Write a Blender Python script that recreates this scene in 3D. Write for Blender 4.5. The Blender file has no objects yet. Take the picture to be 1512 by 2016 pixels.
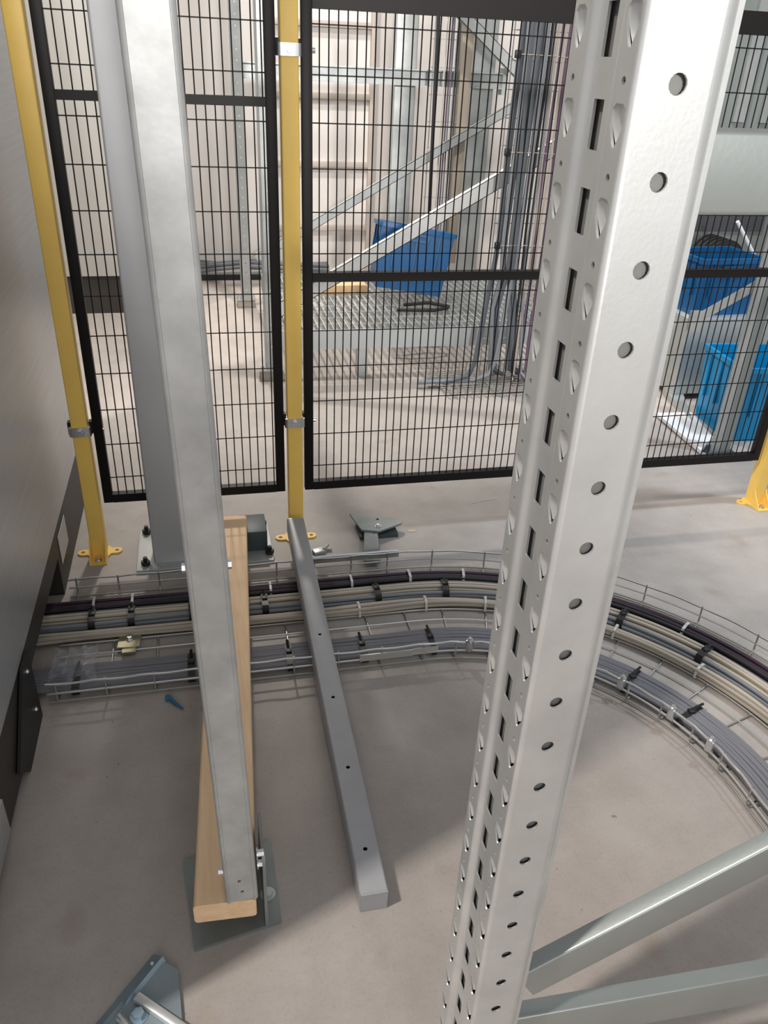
import bpy, bmesh, math, random
from mathutils import Vector, Matrix
random.seed(7)
S = bpy.context.scene
COL = S.collection
PI = math.pi

# ------------------------------------------------------------------ camera
cam_d = bpy.data.cameras.new('camera')
cam = bpy.data.objects.new('camera', cam_d)
COL.objects.link(cam)
YAW, PIT, ROL, FPX = .2394, .5149, .0472, 1563.95
fw = Vector((math.sin(YAW)*math.cos(PIT), math.cos(YAW)*math.cos(PIT), -math.sin(PIT)))
r0 = Vector((math.cos(YAW), -math.sin(YAW), 0)); u0 = r0.cross(fw)
rt = math.cos(ROL)*r0 + math.sin(ROL)*u0
up = -math.sin(ROL)*r0 + math.cos(ROL)*u0
M = Matrix((rt, up, -fw)).transposed().to_4x4()
M.translation = Vector((-.233, -2.071, 1.273))
cam.matrix_world = M
cam_d.sensor_fit = 'VERTICAL'
cam_d.sensor_height = 24.0
cam_d.lens = 24.0*FPX/2016.0
cam_d.clip_start = .02
S.camera = cam

# ------------------------------------------------------------------ world, lamps, exposure
S.view_settings.view_transform = 'Standard'
S.view_settings.look = 'None'
S.view_settings.gamma = 1.0
S.view_settings.use_curve_mapping = False
S.view_settings.exposure = 0.0
W = bpy.data.worlds.new('hall_ambient'); S.world = W; W.use_nodes = True
W.node_tree.nodes['Background'].inputs['Color'].default_value = (.93, .96, 1.0, 1)
W.node_tree.nodes['Background'].inputs['Strength'].default_value = .40

def area(name, loc, target, sx, sy, power, color):
    d = bpy.data.lights.new(name, 'AREA'); d.shape = 'RECTANGLE'; d.size = sx; d.size_y = sy
    d.energy = power; d.color = color
    o = bpy.data.objects.new(name, d); COL.objects.link(o)
    o.location = loc
    o.rotation_euler = (Vector(target)-Vector(loc)).to_track_quat('-Z', 'Y').to_euler()
    return o
area('hall_lamp_key', (-4.4, -2.95, 7.4), (0, -.6, 0), .25, .6, 540, (1.0, .93, .86))
area('front_fill_area', (.2, -7.0, 2.6), (.1, 0, .9), 4.0, 1.6, 80, (1.0, .97, .94))  # added fill behind the camera, low so it brightens vertical faces
def spot(name, loc, target, angle, power, color, radius=.2, blend=.5):
    d = bpy.data.lights.new(name, 'SPOT'); d.energy = power; d.color = color
    d.spot_size = math.radians(angle); d.spot_blend = blend; d.shadow_soft_size = radius
    o = bpy.data.objects.new(name, d); COL.objects.link(o)
    o.location = loc
    o.rotation_euler = (Vector(target)-Vector(loc)).to_track_quat('-Z', 'Y').to_euler()
spot('front_fill_spot', (.2, -7.0, 2.6), (.72, 0, 1.72), 23, 1450, (1.0, .97, .94), .22, .28)  # added unseen spot; its cone edge makes the shade line low on the posts
spot('high_bay_rear', (.5, 1.1, 5.6), (.6, 2.5, 0), 48, 780, (1.0, .95, .89), .12, .45)
spot('rear_wall_lamp', (-.10, 3.25, 3.3), (.4, 1.55, 0), 58, 330, (1.0, .93, .84), .11, .5)
spot('high_bay_right', (3.4, -.6, 5.2), (2.1, -.05, 0), 40, 720, (.76, .88, 1.0), .25, .7)

# ------------------------------------------------------------------ materials
def mat(name, col, rough=.5, metal=0., var=.0, scale=8., bump=0., bscale=60., stretch=None, col2=None, spec=.5):
    m = bpy.data.materials.new(name); m.use_nodes = True
    nt = m.node_tree; b = nt.nodes['Principled BSDF']
    b.inputs['Base Color'].default_value = (*col, 1); b.inputs['Roughness'].default_value = rough
    b.inputs['Metallic'].default_value = metal
    b.inputs['Specular IOR Level'].default_value = spec
    if var or bump or col2:
        tc = nt.nodes.new('ShaderNodeTexCoord'); mp = nt.nodes.new('ShaderNodeMapping')
        nt.links.new(tc.outputs['Object'], mp.inputs['Vector'])
        if stretch: mp.inputs['Scale'].default_value = stretch
    if var or col2:
        n = nt.nodes.new('ShaderNodeTexNoise'); n.inputs['Scale'].default_value = scale
        n.inputs['Detail'].default_value = 6; n.inputs['Roughness'].default_value = .6
        nt.links.new(mp.outputs['Vector'], n.inputs['Vector'])
        mix = nt.nodes.new('ShaderNodeMix'); mix.data_type = 'RGBA'
        c2 = col2 if col2 else tuple(max(0, c*(1-var)) for c in col)
        c1 = col if col2 else tuple(min(1, c*(1+var)) for c in col)
        mix.inputs[6].default_value = (*c2, 1); mix.inputs[7].default_value = (*c1, 1)
        rp = nt.nodes.new('ShaderNodeMapRange'); rp.inputs[1].default_value = .3; rp.inputs[2].default_value = .7
        nt.links.new(n.outputs['Fac'], rp.inputs[0]); nt.links.new(rp.outputs[0], mix.inputs[0])
        nt.links.new(mix.outputs[2], b.inputs['Base Color'])
        if metal > .3:
            r2 = nt.nodes.new('ShaderNodeMapRange'); r2.inputs[3].default_value = rough*1.2; r2.inputs[4].default_value = rough*.85
            nt.links.new(n.outputs['Fac'], r2.inputs[0]); nt.links.new(r2.outputs[0], b.inputs['Roughness'])
    if bump:
        n2 = nt.nodes.new('ShaderNodeTexNoise'); n2.inputs['Scale'].default_value = bscale; n2.inputs['Detail'].default_value = 4
        nt.links.new(mp.outputs['Vector'], n2.inputs['Vector'])
        bp = nt.nodes.new('ShaderNodeBump'); bp.inputs['Strength'].default_value = bump; bp.inputs['Distance'].default_value = .002
        nt.links.new(n2.outputs['Fac'], bp.inputs['Height']); nt.links.new(bp.outputs['Normal'], b.inputs['Normal'])
    return m

def floor_material():
    m = bpy.data.materials.new('concrete_floor'); m.use_nodes = True
    nt = m.node_tree; b = nt.nodes['Principled BSDF']; L = nt.links.new
    tc = nt.nodes.new('ShaderNodeTexCoord')
    def noise(sc, det, rg=.6):
        n = nt.nodes.new('ShaderNodeTexNoise'); n.inputs['Scale'].default_value = sc
        n.inputs['Detail'].default_value = det; n.inputs['Roughness'].default_value = rg
        L(tc.outputs['Object'], n.inputs['Vector']); return n
    def ramp(src, a, bb, ca, cb):
        r = nt.nodes.new('ShaderNodeValToRGB'); r.color_ramp.elements[0].position = a; r.color_ramp.elements[1].position = bb
        r.color_ramp.elements[0].color = (*ca, 1); r.color_ramp.elements[1].color = (*cb, 1); L(src, r.inputs[0]); return r
    def mul(a, bsock, f=1.):
        x = nt.nodes.new('ShaderNodeMix'); x.data_type = 'RGBA'; x.blend_type = 'MULTIPLY'; x.inputs[0].default_value = f
        L(a, x.inputs[6]); L(bsock, x.inputs[7]); return x.outputs[2]
    c = ramp(noise(2.2, 5).outputs['Fac'], .3, .7, (.385, .345, .315), (.435, .395, .365)).outputs[0]
    c = mul(c, ramp(noise(9, 6, .65).outputs['Fac'], .3, .65, (.86, .85, .845), (1, 1, 1)).outputs[0])
    c = mul(c, ramp(noise(160, 3).outputs['Fac'], .32, .5, (.93, .925, .92), (1, 1, 1)).outputs[0])
    c = mul(c, ramp(noise(46, 2).outputs['Fac'], .225, .27, (.62, .56, .50), (1, 1, 1)).outputs[0])
    c = mul(c, ramp(noise(5.5, 2).outputs['Fac'], .24, .36, (.86, .80, .74), (1, 1, 1)).outputs[0])
    L(c, b.inputs['Base Color'])
    rr = nt.nodes.new('ShaderNodeMapRange'); rr.inputs[3].default_value = .42; rr.inputs[4].default_value = .62
    L(noise(4, 4).outputs['Fac'], rr.inputs[0]); L(rr.outputs[0], b.inputs['Roughness'])
    bp = nt.nodes.new('ShaderNodeBump'); bp.inputs['Strength'].default_value = .12; bp.inputs['Distance'].default_value = .003
    L(noise(90, 4).outputs['Fac'], bp.inputs['Height']); L(bp.outputs['Normal'], b.inputs['Normal'])
    return m

MT = dict(
    floor=floor_material(),
    galv=mat('galvanised_steel', (.72, .73, .72), .38, .72, .10, 14, .04, 300),
    galv_grey=mat('galvanised_steel_grey', (.50, .525, .52), .46, .7, .12, 9, .04, 200),
    galv_mottled=mat('galvanised_steel_mottled', (.49, .495, .49), .44, .35, .16, 18, .05, 150),
    galv_dark=mat('galvanised_steel_dull', (.25, .275, .27), .5, .55, .10, 12, .04, 200),
    galv_brace=mat('galvanised_brace_steel', (.40, .43, .415), .34, .7, .08, 8, .04, 200),
    shade=mat('cavity_shade_grey', (.21, .21, .20), .6, .2),  # dark tone stands in for the shade inside the upright
    zinc=mat('zinc_plated_steel', (.66, .67, .68), .32, 1., .06, 40),
    wire=mat('zinc_wire', (.74, .74, .72), .30, .95),
    wire_dull=mat('zinc_wire_dull', (.42, .41, .38), .45, .8),
    tube=mat('grey_painted_steel', (.38, .385, .40), .45, .1, .04, 30),
    column=mat('grey_painted_column', (.53, .535, .545), .42, .4, .06, 5),
    slate=mat('slate_paint', (.055, .075, .085), .5, .1),
    yellow=mat('yellow_powder_coat', (.93, .62, .14), .42, 0, .05, 12, .05, 400),
    black=mat('black_powder_coat', (.008, .006, .006), .5, spec=.25),
    rubber=mat('black_rubber', (.014, .013, .014), .6),
    silver=mat('brushed_stainless_panel', (.53, .545, .56), .36, .55, .05, 3, .03, 200, (1, 1, 40)),
    plinth=mat('dark_plinth_paint', (.030, .026, .023), .5, 0, .1, 6),
    plinth2=mat('black_plinth_paint', (.010, .009, .009), .5),
    wood=mat('pine_timber', (.92, .65, .405), .62, 0, .0, 5, .15, 90, (14, 1.0, 14), (.77, .51, .295)),
    woodend=mat('pine_offcut', (.62, .40, .22), .65, 0, .12, 20),
    white=mat('white_wall_panel', (.74, .70, .67), .6, 0, .03, 2),
    rib=mat('beige_rail', (.52, .46, .41), .6),
    housing=mat('light_grey_housing', (.50, .485, .45), .5),
    blue=mat('blue_crate_plastic', (.002, .088, .245), .38, 0, .08, 6),
    blue2=mat('bright_blue_crate_plastic', (.003, .245, .52), .36, 0, .06, 6),
    c_grey=mat('grey_cable_jacket', (.185, .185, .205), .5),
    c_dark=mat('dark_grey_cable_jacket', (.10, .115, .13), .45),
    c_beige=mat('beige_cable_jacket', (.44, .385, .31), .5),
    c_beige2=mat('tan_cable_jacket', (.38, .34, .285), .5),
    c_steel=mat('blue_grey_cable_jacket', (.20, .215, .235), .5),
    c_purple=mat('dark_purple_cable_jacket', (.030, .014, .026), .38),
    c_violet=mat('violet_cable_jacket', (.13, .08, .13), .45),
    tie_w=mat('white_nylon_tie', (.55, .54, .51), .45),
    tie_b=mat('black_nylon_tie', (.010, .010, .011), .45),
    foam=mat('white_board', (.80, .80, .82), .6),
    bag=None,
    brass=mat('yellow_passivated_steel', (.46, .43, .30), .38, .8),
    bluedull=mat('dull_bluish_steel', (.27, .325, .35), .5, .5, .10, 12),
    bluegalv=mat('bluish_galvanised_steel', (.40, .52, .60), .38, .75, .12, 12),
    machine=mat('grey_green_machine_paint', (.22, .25, .245), .5, 0, .06, 3),
    machine2=mat('dark_machine_paint', (.07, .075, .085), .45),
    sticker=mat('white_sticker', (.62, .60, .57), .5),
    blob=mat('blue_plastic', (.03, .14, .26), .35),
    grating=mat('galvanised_grating', (.56, .60, .61), .42, .7),
    block=mat('concrete_block', (.36, .33, .30), .8, 0, .1, 20),
    dirt=mat('sawdust', (.60, .46, .34), .9),
)
def bag_material():
    m = bpy.data.materials.new('clear_plastic_film'); m.use_nodes = True
    b = m.node_tree.nodes['Principled BSDF']
    b.inputs['Base Color'].default_value = (.75, .78, .85, 1); b.inputs['Roughness'].default_value = .18
    b.inputs['Transmission Weight'].default_value = .75; b.inputs['IOR'].default_value = 1.1
    b.inputs['Alpha'].default_value = .55
    return m
MT['bag'] = bag_material()

# ------------------------------------------------------------------ mesh helpers
def basis(o, ex, ey, ez=None):
    ex = Vector(ex).normalized(); ey = Vector(ey).normalized()
    ez = Vector(ez).normalized() if ez is not None else ex.cross(ey).normalized()
    m = Matrix((ex, ey, ez)).transposed().to_4x4(); m.translation = Vector(o); return m
def T(x, y, z): return Matrix.Translation((x, y, z))
def RZ(a): return Matrix.Rotation(a, 4, 'Z')

def rrect(w, h, r, n=3):
    pts = []
    for cx, cy, a0 in ((w/2-r, h/2-r, 0), (-w/2+r, h/2-r, 90), (-w/2+r, -h/2+r, 180), (w/2-r, -h/2+r, 270)):
        for i in range(n+1):
            a = math.radians(a0+90*i/n); pts.append((cx+r*math.cos(a), cy+r*math.sin(a)))
    return pts
def circ(cx, cy, r, n=10, ph=0): return [(cx+r*math.cos(ph+2*PI*i/n), cy+r*math.sin(ph+2*PI*i/n)) for i in range(n)]
def rect(x0, y0, x1, y1): return [(x0, y0), (x1, y0), (x1, y1), (x0, y1)]

class MB:
    def __init__(s): s.v = []; s.f = []
    def add(s, vs, fs, m=None):
        b = len(s.v)
        s.v += [(m @ Vector(v)) if m else Vector(v) for v in vs]
        s.f += [tuple(i+b for i in f) for f in fs]
        return s
    def box(s, x0, y0, z0, x1, y1, z1, m=None, c=0.):
        if c <= 0:
            vs = [(x, y, z) for z in (z0, z1) for y in (y0, y1) for x in (x0, x1)]
            return s.add(vs, [(0, 2, 3, 1), (4, 5, 7, 6), (0, 1, 5, 4), (2, 6, 7, 3), (0, 4, 6, 2), (1, 3, 7, 5)], m)
        bm = bmesh.new(); bmesh.ops.create_cube(bm, size=1)
        for v in bm.verts:
            v.co = Vector(((x0+x1)/2+v.co.x*(x1-x0), (y0+y1)/2+v.co.y*(y1-y0), (z0+z1)/2+v.co.z*(z1-z0)))
        bmesh.ops.bevel(bm, geom=list(bm.edges), offset=c, segments=2, affect='EDGES', profile=.5)
        bm.verts.index_update()
        vs = [v.co.copy() for v in bm.verts]; fs = [tuple(v.index for v in f.verts) for f in bm.faces]; bm.free()
        return s.add(vs, fs, m)
    def prism(s, pts, z0, z1, m=None, cap=True):
        n = len(pts)
        vs = [(x, y, z0) for x, y in pts]+[(x, y, z1) for x, y in pts]
        fs = [(i, (i+1) % n, n+(i+1) % n, n+i) for i in range(n)]
        if cap: fs += [tuple(range(n-1, -1, -1)), tuple(range(n, 2*n))]
        return s.add(vs, fs, m)
    def plate(s, outline, holes, z0, z1, m=None):
        """flat plate with through holes, outline in local xy, thickness z0..z1"""
        bm = bmesh.new(); loops = [outline]+list(holes); idx = []
        for lp in loops:
            vv = [bm.verts.new((x, y, 0)) for x, y in lp]
            for i in range(len(vv)): bm.edges.new((vv[i], vv[(i+1) % len(vv)]))
            idx.append(len(vv))
        bmesh.ops.triangle_fill(bm, edges=list(bm.edges), use_beauty=True, normal=(0, 0, 1))
        bm.verts.index_update()
        p = [(v.co.x, v.co.y) for v in bm.verts]; n = len(p)
        tri = [tuple(v.index for v in f.verts) for f in bm.faces]; bm.free()
        fix = []
        for t in tri:
            a, b, c = [p[i] for i in t]
            ar = (b[0]-a[0])*(c[1]-a[1])-(b[1]-a[1])*(c[0]-a[0])
            fix.append(t if ar > 0 else t[::-1])
        vs = [(x, y, z0) for x, y in p]+[(x, y, z1) for x, y in p]
        fs = [t[::-1] for t in fix]+[tuple(i+n for i in t) for t in fix]
        st = 0
        for k, cnt in enumerate(idx):
            lp = loops[k]
            ar = sum(lp[i][0]*lp[(i+1) % cnt][1]-lp[(i+1) % cnt][0]*lp[i][1] for i in range(cnt))
            for i in range(cnt):
                a, b = st+i, st+(i+1) % cnt
                q = (a, b, b+n, a+n)
                if (ar > 0) != (k == 0): q = q[::-1]
                fs.append(q)
            st += cnt
        return s.add(vs, fs, m)
    def cyl(s, p0, p1, r, n=10, r1=None):
        p0 = Vector(p0); p1 = Vector(p1); d = (p1-p0); L = d.length; d.normalize()
        q = d.to_track_quat('Z', 'Y').to_matrix().to_4x4(); q.translation = p0
        r1 = r if r1 is None else r1
        vs = [(r*math.cos(2*PI*i/n), r*math.sin(2*PI*i/n), 0) for i in range(n)]+[(r1*math.cos(2*PI*i/n), r1*math.sin(2*PI*i/n), L) for i in range(n)]
        fs = [(i, (i+1) % n, n+(i+1) % n, n+i) for i in range(n)]+[tuple(range(n-1, -1, -1)), tuple(range(n, 2*n))]
        return s.add(vs, fs, q)
    def hexbolt(s, p, d, r=.007, h=.005, washer=True):
        p = Vector(p); d = Vector(d).normalized()
        if washer: s.cyl(p, p+d*.0015, r*1.5, 12)
        s.cyl(p+d*.0015, p+d*(h+.0015), r, 6)
        return s
    def sweep(s, pts, r, n=6):
        pts = [Vector(p) for p in pts]; rings = []
        t0 = (pts[1]-pts[0]).normalized()
        a = Vector((0, 0, 1)) if abs(t0.z) < .9 else Vector((1, 0, 0))
        nx = (a-t0*a.dot(t0)).normalized(); vs = []
        for i, p in enumerate(pts):
            if i == 0: t = t0
            elif i == len(pts)-1: t = (pts[i]-pts[i-1]).normalized()
            else: t = ((pts[i+1]-pts[i]).normalized()+(pts[i]-pts[i-1]).normalized()).normalized()
            nx = (nx-t*nx.dot(t)).normalized(); ny = t.cross(nx)
            for k in range(n):
                ang = 2*PI*k/n; vs.append(p+nx*(r*math.cos(ang))+ny*(r*math.sin(ang)))
        fs = []
        for i in range(len(pts)-1):
            for k in range(n):
                fs.append((i*n+k, i*n+(k+1) % n, (i+1)*n+(k+1) % n, (i+1)*n+k))
        fs += [tuple(range(n-1, -1, -1)), tuple((len(pts)-1)*n+k for k in range(n))]
        return s.add(vs, fs)
    def ribbon(s, path, t, z0, z1):
        """vertical extrusion of an open plan path with sheet thickness t to the left of travel"""
        P = [Vector((x, y)) for x, y in path]; off = []
        for i, p in enumerate(P):
            if i == 0: d = P[1]-P[0]
            elif i == len(P)-1: d = P[i]-P[i-1]
            else: d = (P[i+1]-P[i]).normalized()+(P[i]-P[i-1]).normalized()
            d.normalize(); off.append(p+Vector((-d.y, d.x))*t)
        out = list(P)+off[::-1]
        return s.prism([(p.x, p.y) for p in out][::-1], z0, z1)
    def mesh(s, name, m, smooth=35):
        me = bpy.data.meshes.new(name)
        me.from_pydata([tuple(v) for v in s.v], [], s.f); me.materials.append(m)
        if smooth:
            me.polygons.foreach_set('use_smooth', [True]*len(me.polygons))
            me.set_sharp_from_angle(angle=math.radians(smooth))
        me.update(); return me
    def obj(s, name, m, parent=None, label=None, cat=None, group=None, kind=None, smooth=35):
        o = bpy.data.objects.new(name, s.mesh(name, MT[m] if isinstance(m, str) else m, smooth)); COL.objects.link(o)
        if parent: o.parent = parent
        return tag(o, label, cat, group, kind)
def tag(o, label=None, cat=None, group=None, kind=None):
    for k, v in (('label', label), ('category', cat), ('group', group), ('kind', kind)):
        if v: o[k] = v
    return o
def empty(name, loc=(0, 0, 0), label=None, cat=None, group=None):
    o = bpy.data.objects.new(name, None); o.empty_display_size = .05; COL.objects.link(o); o.location = loc
    return tag(o, label, cat, group)
def link_mesh(name, me, parent, m=None):
    o = bpy.data.objects.new(name, me); COL.objects.link(o); o.parent = parent
    if m is not None: o.matrix_local = m
    return o
def local(root):
    return Matrix.Translation(-root.location)

# ------------------------------------------------------------------ setting
MB().box(-7, -6, -.1, 7, 5, 0).obj('floor', 'floor', kind='structure', smooth=0)
MB().box(-4, 3.5, 0, 6, 3.62, 5).obj('wall_back', 'white', kind='structure', smooth=0)
for n, z in enumerate((.285, .68, 1.075, 1.46)):
    MB().box(.28, 3.465, z-.018, .90, 3.5, z+.018, c=.004).obj('trim_%d' % (n+1), 'rib', kind='structure')
MB().box(.90, 3.46, 0, .93, 3.5, 3.2).obj('trim_5', 'rib', kind='structure', smooth=0)

# ------------------------------------------------------------------ left machine cabinet
root = empty('machine_cabinet', (-.9, -.55, 0), 'tall grey metal cabinet with black plinth filling the left edge', 'cabinet')
L = local(root)
CX = -.64
MB().box(-1.3, -1.45, .188, CX, .315, 2.45, L, c=.003).obj('side_panel', 'silver', root)
MB().box(-1.28, -1.43, .02, CX-.003, -.66, .186, L).obj('plinth', 'plinth', root)
MB().box(-1.28, -.20, .0, CX-.003, .30, .186, L).obj('plinth', 'plinth', root)
MB().box(-1.28, -.66, .115, CX-.003, -.20, .186, L).obj('plinth_lintel', 'plinth', root)
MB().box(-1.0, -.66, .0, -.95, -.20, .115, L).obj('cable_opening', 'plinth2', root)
p = MB().plate([(-.66, .0), (-.66, .186), (-.72, .186), (-.88, .06), (-.82, .0)], [], 0, .006, L @ basis((CX, 0, 0), (0, 1, 0), (0, 0, 1), (1, 0, 0))).obj('end_plate', 'plinth2', root)
for z in (.159, .056):
    MB().hexbolt((CX+.006, -.70, z), (1, 0, 0), .004, .003).add([], []).obj('screw', 'zinc', root).matrix_local = L
MB().plate(rect(-.165, .075, -.045, .158), [], 0, .0015, L @ basis((CX-.002, 0, 0), (0, 1, 0), (0, 0, 1), (1, 0, 0))).obj('sticker', 'sticker', root)
MB().box(-1.2, -1.44, .03, CX+.002, -.985, .112, L, c=.002).obj('lower_skirt', 'silver', root)

# ------------------------------------------------------------------ fence
def footplate(s=1.0):
    ear = .062; er = .015
    pts = [(.024, -.030), (.032, -er)]
    pts += [(ear-er+er*math.cos(a), er*math.sin(a)) for a in [math.radians(-90+30*i) for i in range(7)]]
    pts += [(.032, er), (.024, .028), (-.024, .028), (-.032, er)]
    pts += [(-ear+er+er*math.cos(a), er*math.sin(a)) for a in [math.radians(90+30*i) for i in range(7)]]
    pts += [(-.032, -er), (-.024, -.030), (-.024, -.068), (.024, -.068)]
    return pts
def fence_post(x, label, clamps):
    root = empty('fence_post', (x, 0, 0), label, 'post', 'yellow fence posts')
    MB().prism(rrect(.042, .042, .004), .004, 2.2, None).obj('post_tube', 'yellow', root)
    MB().plate(footplate(), [circ(.047, 0, .006), circ(-.047, 0, .006)], 0, .005).obj('foot_plate', 'yellow', root)
    for sx in (-1, 1):
        MB().plate([(-.066, .005), (-.021, .005), (-.021, .06), (-.03, .045)], [], -.002, .002,
                   basis((sx*.0215, 0, 0), (0, 1, 0), (0, 0, 1), (1, 0, 0))).obj('gusset', 'yellow', root)
    MB().hexbolt((0, -.047, .005), (0, 0, 1), .008, .006).obj('anchor_bolt', 'zinc', root)
    for z in clamps:
        c = MB()
        c.plate(rrect(.056, .052, .008), [rrect(.0425, .0425, .004)], -.013, .013, T(0, 0, z))
        co = c.obj('clamp', 'zinc', root)
        MB().hexbolt((0, -.026, z), (0, -1, 0), .008, .004).obj('clamp_bolt', 'zinc', co)
        for sx in (-1, 1):
            MB().box(sx*.027-.004, -.008, z-.012, sx*.027+.004, .012, z+.022).obj('clamp_lug', 'black', co)
        MB().cyl((.050, -.004, z), (.060, -.004, z), .006, 10).obj('bolt_head', 'zinc', co)
    return root
fence_post(-.569, 'yellow fence post beside the silver cabinet at far left', (.39, 1.62))
fence_post(0, 'yellow fence post between the two black mesh panels', (.387, 1.289))
fence_post(1.584, 'yellow fence post cut by the right photo edge', (.39, 1.29))

def mesh_panel(x0, x1, z0, z1, rails, label):
    root = empty('mesh_panel', ((x0+x1)/2, 0, z0), label, 'fence panel')
    L = local(root); w = .025; d = .011
    for a, b in ((x0, x0+w), (x1-w, x1)):
        MB().box(a, -d, z0, b, d, z1, L, c=.002).obj('frame_upright', 'black', root)
    MB().box(x0+w, -d, z0, x1-w, d, z0+w, L).obj('frame_bar', 'black', root)
    MB().box(x0+w, -d, z1-.05, x1-w, d, z1, L).obj('frame_bar', 'black', root)
    for za, zb in rails:
        MB().box(x0+w, -d, za, x1-w, d, zb, L).obj('frame_bar', 'black', root)
    m = MB(); x = x0+w+.017; 
    while x < x1-w-.006:
        m.cyl((x, -.004, z0+w/2), (x, -.004, z1-w/2), .0017, 5); x += .0217
    z = .241
    while z < z1-.05:
        m.cyl((x0+w/2, -.001, z), (x1-w/2, -.001, z), .0016, 5); z += .1
    o = m.obj('wire_mesh', 'black', root, kind='stuff'); o.matrix_local = L
mesh_panel(-.537, -.030, .167, 2.1, [(1.172, 1.192)], 'narrow black wire mesh panel on the left of the middle yellow post')
mesh_panel(.028, 1.548, .167, 1.42, [(.772, .795)], 'wide black wire mesh panel on the right of the middle yellow post')

# ------------------------------------------------------------------ foreground rack frame (perforated upright with braces)
root = empty('rack_frame', (.03, -1.577, 0), 'tall perforated galvanised rack upright with braces in right foreground', 'rack')
L = local(root)
XF = .004; YA, YB = -1.624, -1.530; SH = .0018; Z0, Z1 = 0.0, 2.019
zs = [1.269-.05*k for k in range(25)]+[1.269+.05*k for k in range(1, 15)]
def arc(cx, cy, r, a0, a1, n=4): return [(cx+r*math.cos(math.radians(a0+(a1-a0)*i/n)), cy+r*math.sin(math.radians(a0+(a1-a0)*i/n))) for i in range(n+1)]
upm = MB()
# side faces with round holes, x .008 to .050
holes = [circ(.030-XF, z, .0057, 14) for z in zs]
upm.plate(rect(.004, Z0, .046, Z1), holes, -SH, 0, basis((XF, YA, 0), (1, 0, 0), (0, 0, 1), (0, -1, 0)))
upm.plate(rect(.004, Z0, .046, Z1), holes, 0, SH, basis((XF, YB, 0), (1, 0, 0), (0, 0, 1), (0, -1, 0)))
# corner folds
def mirror(path): return [(x, YA+YB-y) for x, y in path]
cornerA = arc(XF+.004, YA+.004, .004, 270, 180, 5)
backA = [(XF+.046, YA)]+arc(XF+.046, YA+.010, .010, 270, 318, 5)+[(.0614, -1.6162), (.0652, -1.6160), (.0660, -1.6145), (.0642, -1.6120), (.0642, -1.5772)]
foldA = [(XF, -1.600), (XF+.0002, -1.5985), (XF+.0008, -1.5970), (XF+.0018, -1.5953), (XF+.0032, -1.5932), (XF+.0044, -1.5912), (XF+.0050, -1.5893)]
for path, flip in ((cornerA, 1), (backA, 0), (foldA, 1)):
    for mm in (0, 1):
        pth = mirror(path) if mm else path
        upm.ribbon(pth, SH if (flip == mm) else -SH, Z0, Z1)
# strips with louvre openings and pilot holes; local: X along -y..., build in (y,z) plane facing -x
def strip(yc, y0, y1):
    bs = basis((XF, 0, 0), (0, 1, 0), (0, 0, 1), (-1, 0, 0)); w = .0078; zmin = 9; zmax = 0
    for z in zs:
        lv = [(yc-w, z-.0135), (yc-w, z-.0225), (yc-.0012, z-.0335), (yc+.0012, z-.0335), (yc+w, z-.0225), (yc+w, z-.0135), (yc+.004, z-.0108), (yc-.004, z-.0108)]
        upm.plate(rect(y0, z-.040, y1, z-.006), [lv], -SH, 0, bs)
        upm.plate(rect(y0, z-.006, y1, z+.010), [circ(yc, z+.0005, .0024, 8)], -SH, 0, bs)
        zmin = min(zmin, z-.040); zmax = max(zmax, z+.010)
    upm.plate(rect(y0, Z0, y1, zmin), [], -SH, 0, bs)
    upm.plate(rect(y0, zmax, y1, Z1), [], -SH, 0, bs)
strip(-1.6110, YA+.004, -1.600)
strip(-1.5430, -1.554, YB-.004)
# groove floor with slots
gb = basis((XF+.0050+SH, 0, 0), (0, 1, 0), (0, 0, 1), (-1, 0, 0))
for z in zs:
    upm.plate(rect(-1.5893, z-.045, -1.5647, z+.005), [rect(-1.5815, z-.038, -1.5680, z-.010)], 0, SH, gb)
upm.plate(rect(-1.5893, Z0, -1.5647, min(zs)-.045), [], 0, SH, gb)
upo = upm.obj('upright_profile', 'galv', root, smooth=40); upo.matrix_local = L
tm = MB()
for yc in (-1.6110, -1.5430):
    for z in zs:
        n = 5; prof = ((-.0105, .0002, .004), (-.0135, .0016, .0078), (-.0225, .0055, .0078), (-.0315, .0088, .0022))
        vs = []
        for dz, dep, hw in prof:
            for i in range(n+1):
                t = -1+2*i/n
                vs.append((XF+dep*(.25+.75*(1-t*t))+.0004, yc+hw*t, z+dz))
        for dz, dep, hw in prof:
            for i in range(n+1):
                t = -1+2*i/n
                vs.append((XF+dep*(.25+.75*(1-t*t))+.0016, yc+hw*t, z+dz))
        N = n+1; K = len(prof); fs = []
        for a in range(K-1):
            for i in range(n):
                q = (a*N+i, a*N+i+1, (a+1)*N+i+1, (a+1)*N+i); fs.append(q); fs.append(tuple(j+K*N for j in q[::-1]))
        for i in range(n): 
            a = (K-1)*N+i; fs.append((a, a+1, a+1+K*N, a+K*N))
        tm.add(vs, fs)
o = tm.obj('louvre_tongue', 'galv', root, kind='stuff', smooth=50); o.matrix_local = L
lb = MB(); lb.prism([(.0142, -1.6195), (.050, -1.6195), (.0622, -1.606), (.0622, -1.548), (.050, -1.5345), (.0142, -1.5345)], Z0, Z1-.01, L); lb.obj('cavity_shade_core', 'shade', root, label='dark core added as cavity liner')  # solid core added so the holes and slots look shaded inside
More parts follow.
